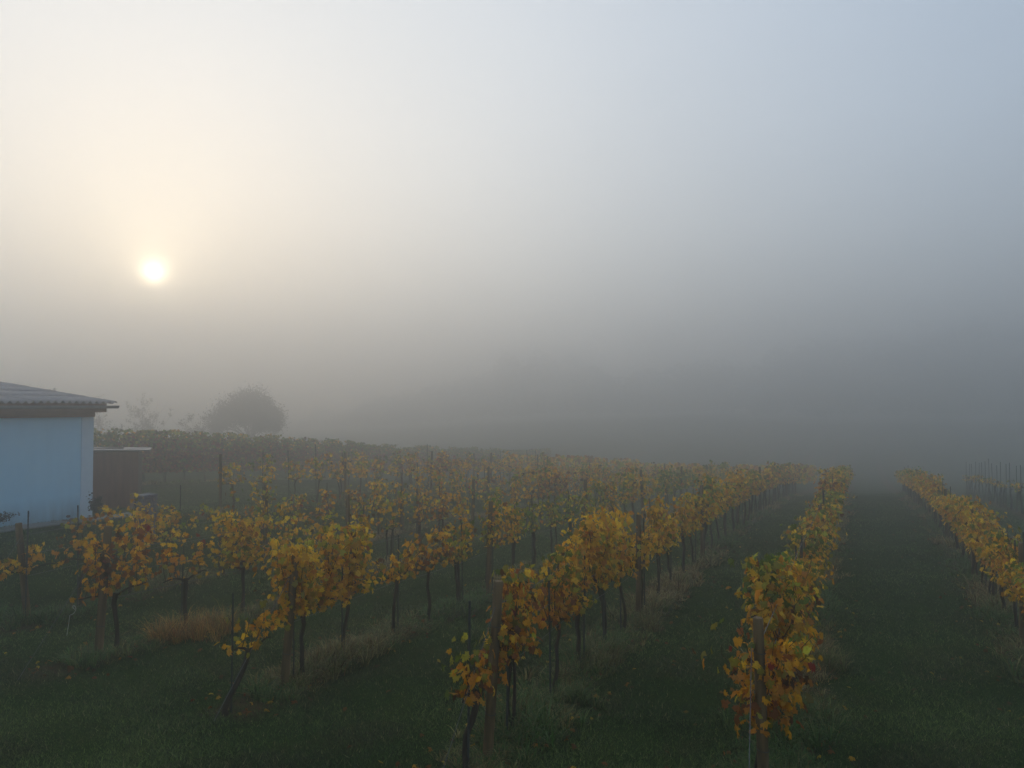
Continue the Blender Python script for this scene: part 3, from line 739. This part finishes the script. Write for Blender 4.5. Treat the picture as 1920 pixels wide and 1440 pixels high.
# twiggy plants at the wall foot
def twig_plant(name, x, y, R_, H, nb, nl, cols, label, cat, leafsize=.03, base=0.0, group=None, tilt=.35, thick=.006):
    e = empty(name, (x, y, gz(x, y) + base)); gg = np.random.default_rng(int(abs(x * 131 + y * 17)) + 3); tb = []; lp = []
    for i in range(nb):
        a = gg.uniform(0, 6.283); l = gg.uniform(.5, 1) * H; sp_ = gg.uniform(0, R_); q = np.linspace(0, 1, 6)
        P = np.stack([np.cos(a) * sp_ * q ** (1 + tilt) + gg.normal(0, .02 * H, 6) * q, np.sin(a) * sp_ * q ** (1 + tilt) + gg.normal(0, .02 * H, 6) * q, l * q], -1)
        tb.append((P, np.linspace(thick, thick * .25, 6)))
        for s_ in range(3):
            q0 = gg.uniform(.35, .9); p0 = np.array([np.interp(q0, q, P[:, k]) for k in range(3)]); dv = gg.normal(0, 1, 3); dv[2] = abs(dv[2]) + .4; dv *= .22 * l / np.linalg.norm(dv)
            P2 = np.stack([p0, p0 + dv * .5, p0 + dv]); tb.append((P2, np.array([thick * .4, thick * .3, thick * .15])))
            lp.append(p0 + dv * gg.uniform(.3, 1.05, (max(1, nl // nb // 3), 1)))
    v, q = merge_tubes(tb, 4); o = link('branches', mesh_np('branches', v, q, mat=M_BARK), e); o['kind'] = 'stuff'
    lp = np.concatenate(lp); lp = lp + gg.normal(0, leafsize * 1.5, lp.shape); n = len(lp)
    M = leaf_frames(n, gg.normal(0, 1, (n, 3)), gg) * gg.uniform(.6, 1.2, n)[:, None, None] * leafsize
    v, f = stamp(*SMALLLEAF, M, lp); cc = np.array(cols)[gg.integers(0, len(cols), n)]
    o = link('foliage', mesh_np('foliage', v, f, np.repeat(cc, 6, 0), mat=M_TREELEAF), e); o['kind'] = 'stuff'
    tag(e, label, cat, group); return e
DK = [(.05, .06, .03), (.07, .06, .04), (.10, .07, .045)]
x, y = uv(HU + .6, HT - .35); twig_plant('low_shrub', x, y, .45, .5, 16, 400, DK, 'grey-brown low shrub at the far corner of the blue wall', 'shrub', .03, .12)
x, y = uv(HU + .5, HT - 2.6); twig_plant('low_shrub', x, y, .5, .28, 14, 260, DK, 'small dark shrub midway along the foot of the blue wall', 'shrub', .025, .12)

# ------------------------------------------------------------------ brown shed
M_SHED = simple('shed_board', (0.16, 0.080, 0.055), (0.27, 0.135, 0.092), 9, 0.85, 0.5, 0.006, (1, 1, .15))
M_SHEDP = simple('pale_timber', (0.17, 0.13, 0.10), (0.26, 0.20, 0.16), 9, 0.8, 0.4, 0.005, (1, 1, .2))
M_TIN = simple('pale_sheet', (0.20, 0.175, 0.16), (0.30, 0.26, 0.24), 6, 0.5, 0.1, 0.003)
SU, STt = -21.15, 16.4
sx, sy = uv(SU, STt); sz_ = gz(sx, sy)
sx, sy = (267 - 960) / F * 24.0, 24.0; sz_ = gz(sx, sy)
shed = empty('shed', (sx, sy, sz_), math.radians(24))      # local x = +u direction, local +y = along rows (away)
tag(shed, 'small dark brown board shed with a thin pale flat roof behind the blue house', 'shed')
TOPZ = CAMZ - 85 / F * 24.0 - sz_
mb = MB(); mb.box(-2.35, -.09, .03, 1.3, -.2, TOPZ - .03); mb.build('wall', M_SHED, shed)
nb = 17; bw = 2.26 / nb
for i in range(nb):
    mb = MB(); x0 = -2.35 + i * bw; mb.box(x0 + .004, x0 + bw - .004, random.uniform(-.004, .004), .028, -.15, TOPZ - .035); mb.build('board', M_SHED, shed)
mb = MB(); mb.box(-.085, .02, -.02, .09, -.2, TOPZ - .032); mb.build('corner_post', M_SHEDP, shed)
Mr = Matrix.Rotation(math.radians(1.6), 4, 'Y')
mb = MB(); mb.box(-2.6, .20, -.16, 1.5, TOPZ, TOPZ + .035, Mr); mb.build('roof', M_TIN, shed)
mb = MB(); mb.box(-2.6, -.55, .5, .62, TOPZ + .045, TOPZ + .10); mb.build('roof_batten', M_SHEDP, shed)

# stack of grey slabs
M_SLATE = simple('grey_slab', (0.10, 0.095, 0.11), (0.20, 0.19, 0.21), 8, 0.85, 0.4, 0.006)
kx, ky = (277 - 960) / F * 17.6, 17.6
st = empty('slab_stack', (kx, ky, gz(kx, ky)), -.35); tag(st, 'waist-high stack of grey slabs seen between vines near the shed', 'stack')
for i in range(13):
    mb = MB(); mb.box(-.15, .15, -.2, .2, i * .085, i * .085 + .066); o = mb.build('slab', M_SLATE, st); o.rotation_euler.z = random.uniform(-.06, .06); o.location = (random.uniform(-.02, .02), random.uniform(-.02, .02), 0)

# white tape loop on the anchor wire near the house-side rows
lx, ly = (138 - 960) / F * 11.1, 11.1; lz = gz(lx, ly)
q = np.linspace(0, 1, 18); ang_ = q * 5.4
P = np.stack([.05 * np.sin(ang_) + .10 * q, .02 * q, .52 + .10 * (1 - np.cos(ang_)) * .5 + .06 * q], -1); P = np.vstack([[(-.04, 0, .22), (-.02, 0, .36)], P])
v, qd = tube_arr(P, .004, 5); o = link('tape_loop', mesh_np('tape_loop', v, qd, smooth=True, mat=M_STRING), None, (lx, ly, lz)); tag(o, 'white looped tie hanging low beside the straw-tuft row end post', 'tie')

# ------------------------------------------------------------------ trees in the fog
def tree(name, x, y, R_, H, trunk, nclump, nleaf, cols, label, cat='tree', ls=.10, seed=1, squash=1.0):
    gg = np.random.default_rng(seed); z0 = gz(x, y); e = empty(name, (x, y, z0))
    k = 6; q = np.linspace(0, 1, k); P = np.stack([gg.normal(0, .05, k).cumsum() * .6, gg.normal(0, .05, k).cumsum() * .6, -.2 + (trunk + .3) * q], -1)
    tb = [(P, np.linspace(.16, .10, k) * R_ / 2.5)]; top = P[-1]
    cl = []
    for i in range(nclump):
        d = gg.normal(0, 1, 3); d /= np.linalg.norm(d); d[2] = abs(d[2]) * 1.1 - .35; rr = gg.uniform(.40, 1.12) ** .6 * (1 + .10 * math.sin(3 * math.atan2(d[1], d[0]) + seed))
        c = np.array((d[0] * R_ * rr, d[1] * R_ * rr, trunk + (H - trunk) * .42 + d[2] * (H - trunk) * .55 * rr * squash)); cl.append(c)
    for c in cl[:26]:
        m = top * .4 + c * .6 + gg.normal(0, .15, 3); tb.append((np.stack([top - (0, 0, gg.uniform(0, trunk * .5)), m * .55 + top * .45, c * .92]), np.array([.06, .04, .012]) * R_ / 2.5))
    v, f = merge_tubes(tb, 6); link('trunk', mesh_np('trunk', v, f, smooth=True, mat=M_BARK), e)
    lp = np.repeat(np.array(cl), nleaf // nclump, 0); n = len(lp); lp = lp + gg.normal(0, R_ * .15, (n, 3)) * np.repeat(gg.uniform(.5, 1.5, len(cl)), nleaf // nclump)[:, None] * .8
    M = leaf_frames(n, gg.normal(0, 1, (n, 3)), gg) * gg.uniform(.7, 1.3, n)[:, None, None] * ls
    v, f = stamp(*SMALLLEAF, M, lp); cc = np.array(cols)[gg.integers(0, len(cols), n)] * gg.uniform(.7, 1.3, (n, 1))
    o = link('crown', mesh_np('crown', v, f, np.repeat(cc, 6, 0), mat=M_TREELEAF), e); tag(e, label, cat); return e
TG = [(.04, .055, .02), (.055, .06, .022), (.07, .06, .03)]
Yt = 82.0; tree('round_tree', (468 - 960) / F * Yt, Yt, 3.45, CAMZ + 28 / F * Yt - gz((468 - 960) / F * Yt, Yt), 2.5, 64, 40000, TG, 'dense dome-shaped tree standing beyond the hedge-like row', ls=.075, seed=3, squash=1.05)
def bush(px, Y, R_, top_y, nb, nl, label, th=.02, seed=0):
    x = (px - 960) / F * Y; zt = CAMZ - (top_y - 760) / F * Y; H = zt - gz(x, Y)
    twig_plant('bare_tree', x, Y, R_, H, nb, nl * 2, TG, label, 'tree', .07, 0, 'thin bare trees in the fog', .5, th)
bush(30, 62, 2.4, 706, 22, 900, 'thin twiggy tree rising behind the house ridge')
bush(120, 68, 2.8, 728, 20, 900, 'thin twiggy tree above the middle of the roof slope')
bush(185, 70, 2.4, 745, 20, 800, 'low twiggy tree above the gutter end of the blue house')
bush(270, 72, 3.2, 745, 30, 1500, 'twiggy tree standing free between the house and the round tree')
bush(365, 76, 2.6, 775, 26, 1400, 'low twiggy bush leaning against the near side of the round tree')
# wooded hillside far off
def wood():
    gg = np.random.default_rng(9); V_, T_, C_, off = [], [], [], 0
    def prof(px):
        return float(np.interp(px, [560, 850, 960, 1080, 1160, 1240, 1400, 1560, 1700, 1850, 2100, 2600], [790, 712, 655, 665, 705, 700, 655, 625, 598, 592, 570, 540]))
    for i in range(230):
        px = gg.uniform(560, 2700); Y = gg.uniform(205, 250); x = (px - 960) / F * Y
        zt = CAMZ - (prof(px) + gg.normal(0, 10) - 760) / F * Y
        zb = gz(x, Y); H = max(3.0, min(zt, 31) - zb) * gg.uniform(.75, 1.0); R_ = gg.uniform(4, 7); n = 330
        d = gg.normal(0, 1, (n, 3)); d /= np.linalg.norm(d, axis=1)[:, None]; rr = gg.uniform(.5, 1, (n, 1)) ** .4
        lp = d * rr * (R_, R_, H * .46) + (x, Y, zb + H * .52)
        M = leaf_frames(n, d, gg) * gg.uniform(.5, 1.0, n)[:, None, None]
        v, f = stamp(*SMALLLEAF, M, lp); cc = np.array(TG)[gg.integers(0, 3, n)]
        V_.append(v); T_.append(f + off); C_.append(np.repeat(cc, 6, 0)); off += len(v)
    o = link('distant_wood', mesh_np('distant_wood', np.concatenate(V_), np.concatenate(T_), np.concatenate(C_), mat=M_TREELEAF))
    tag(o, 'dark wooded hillside fading into the fog behind the vineyard', 'wood', kind='stuff')
wood()
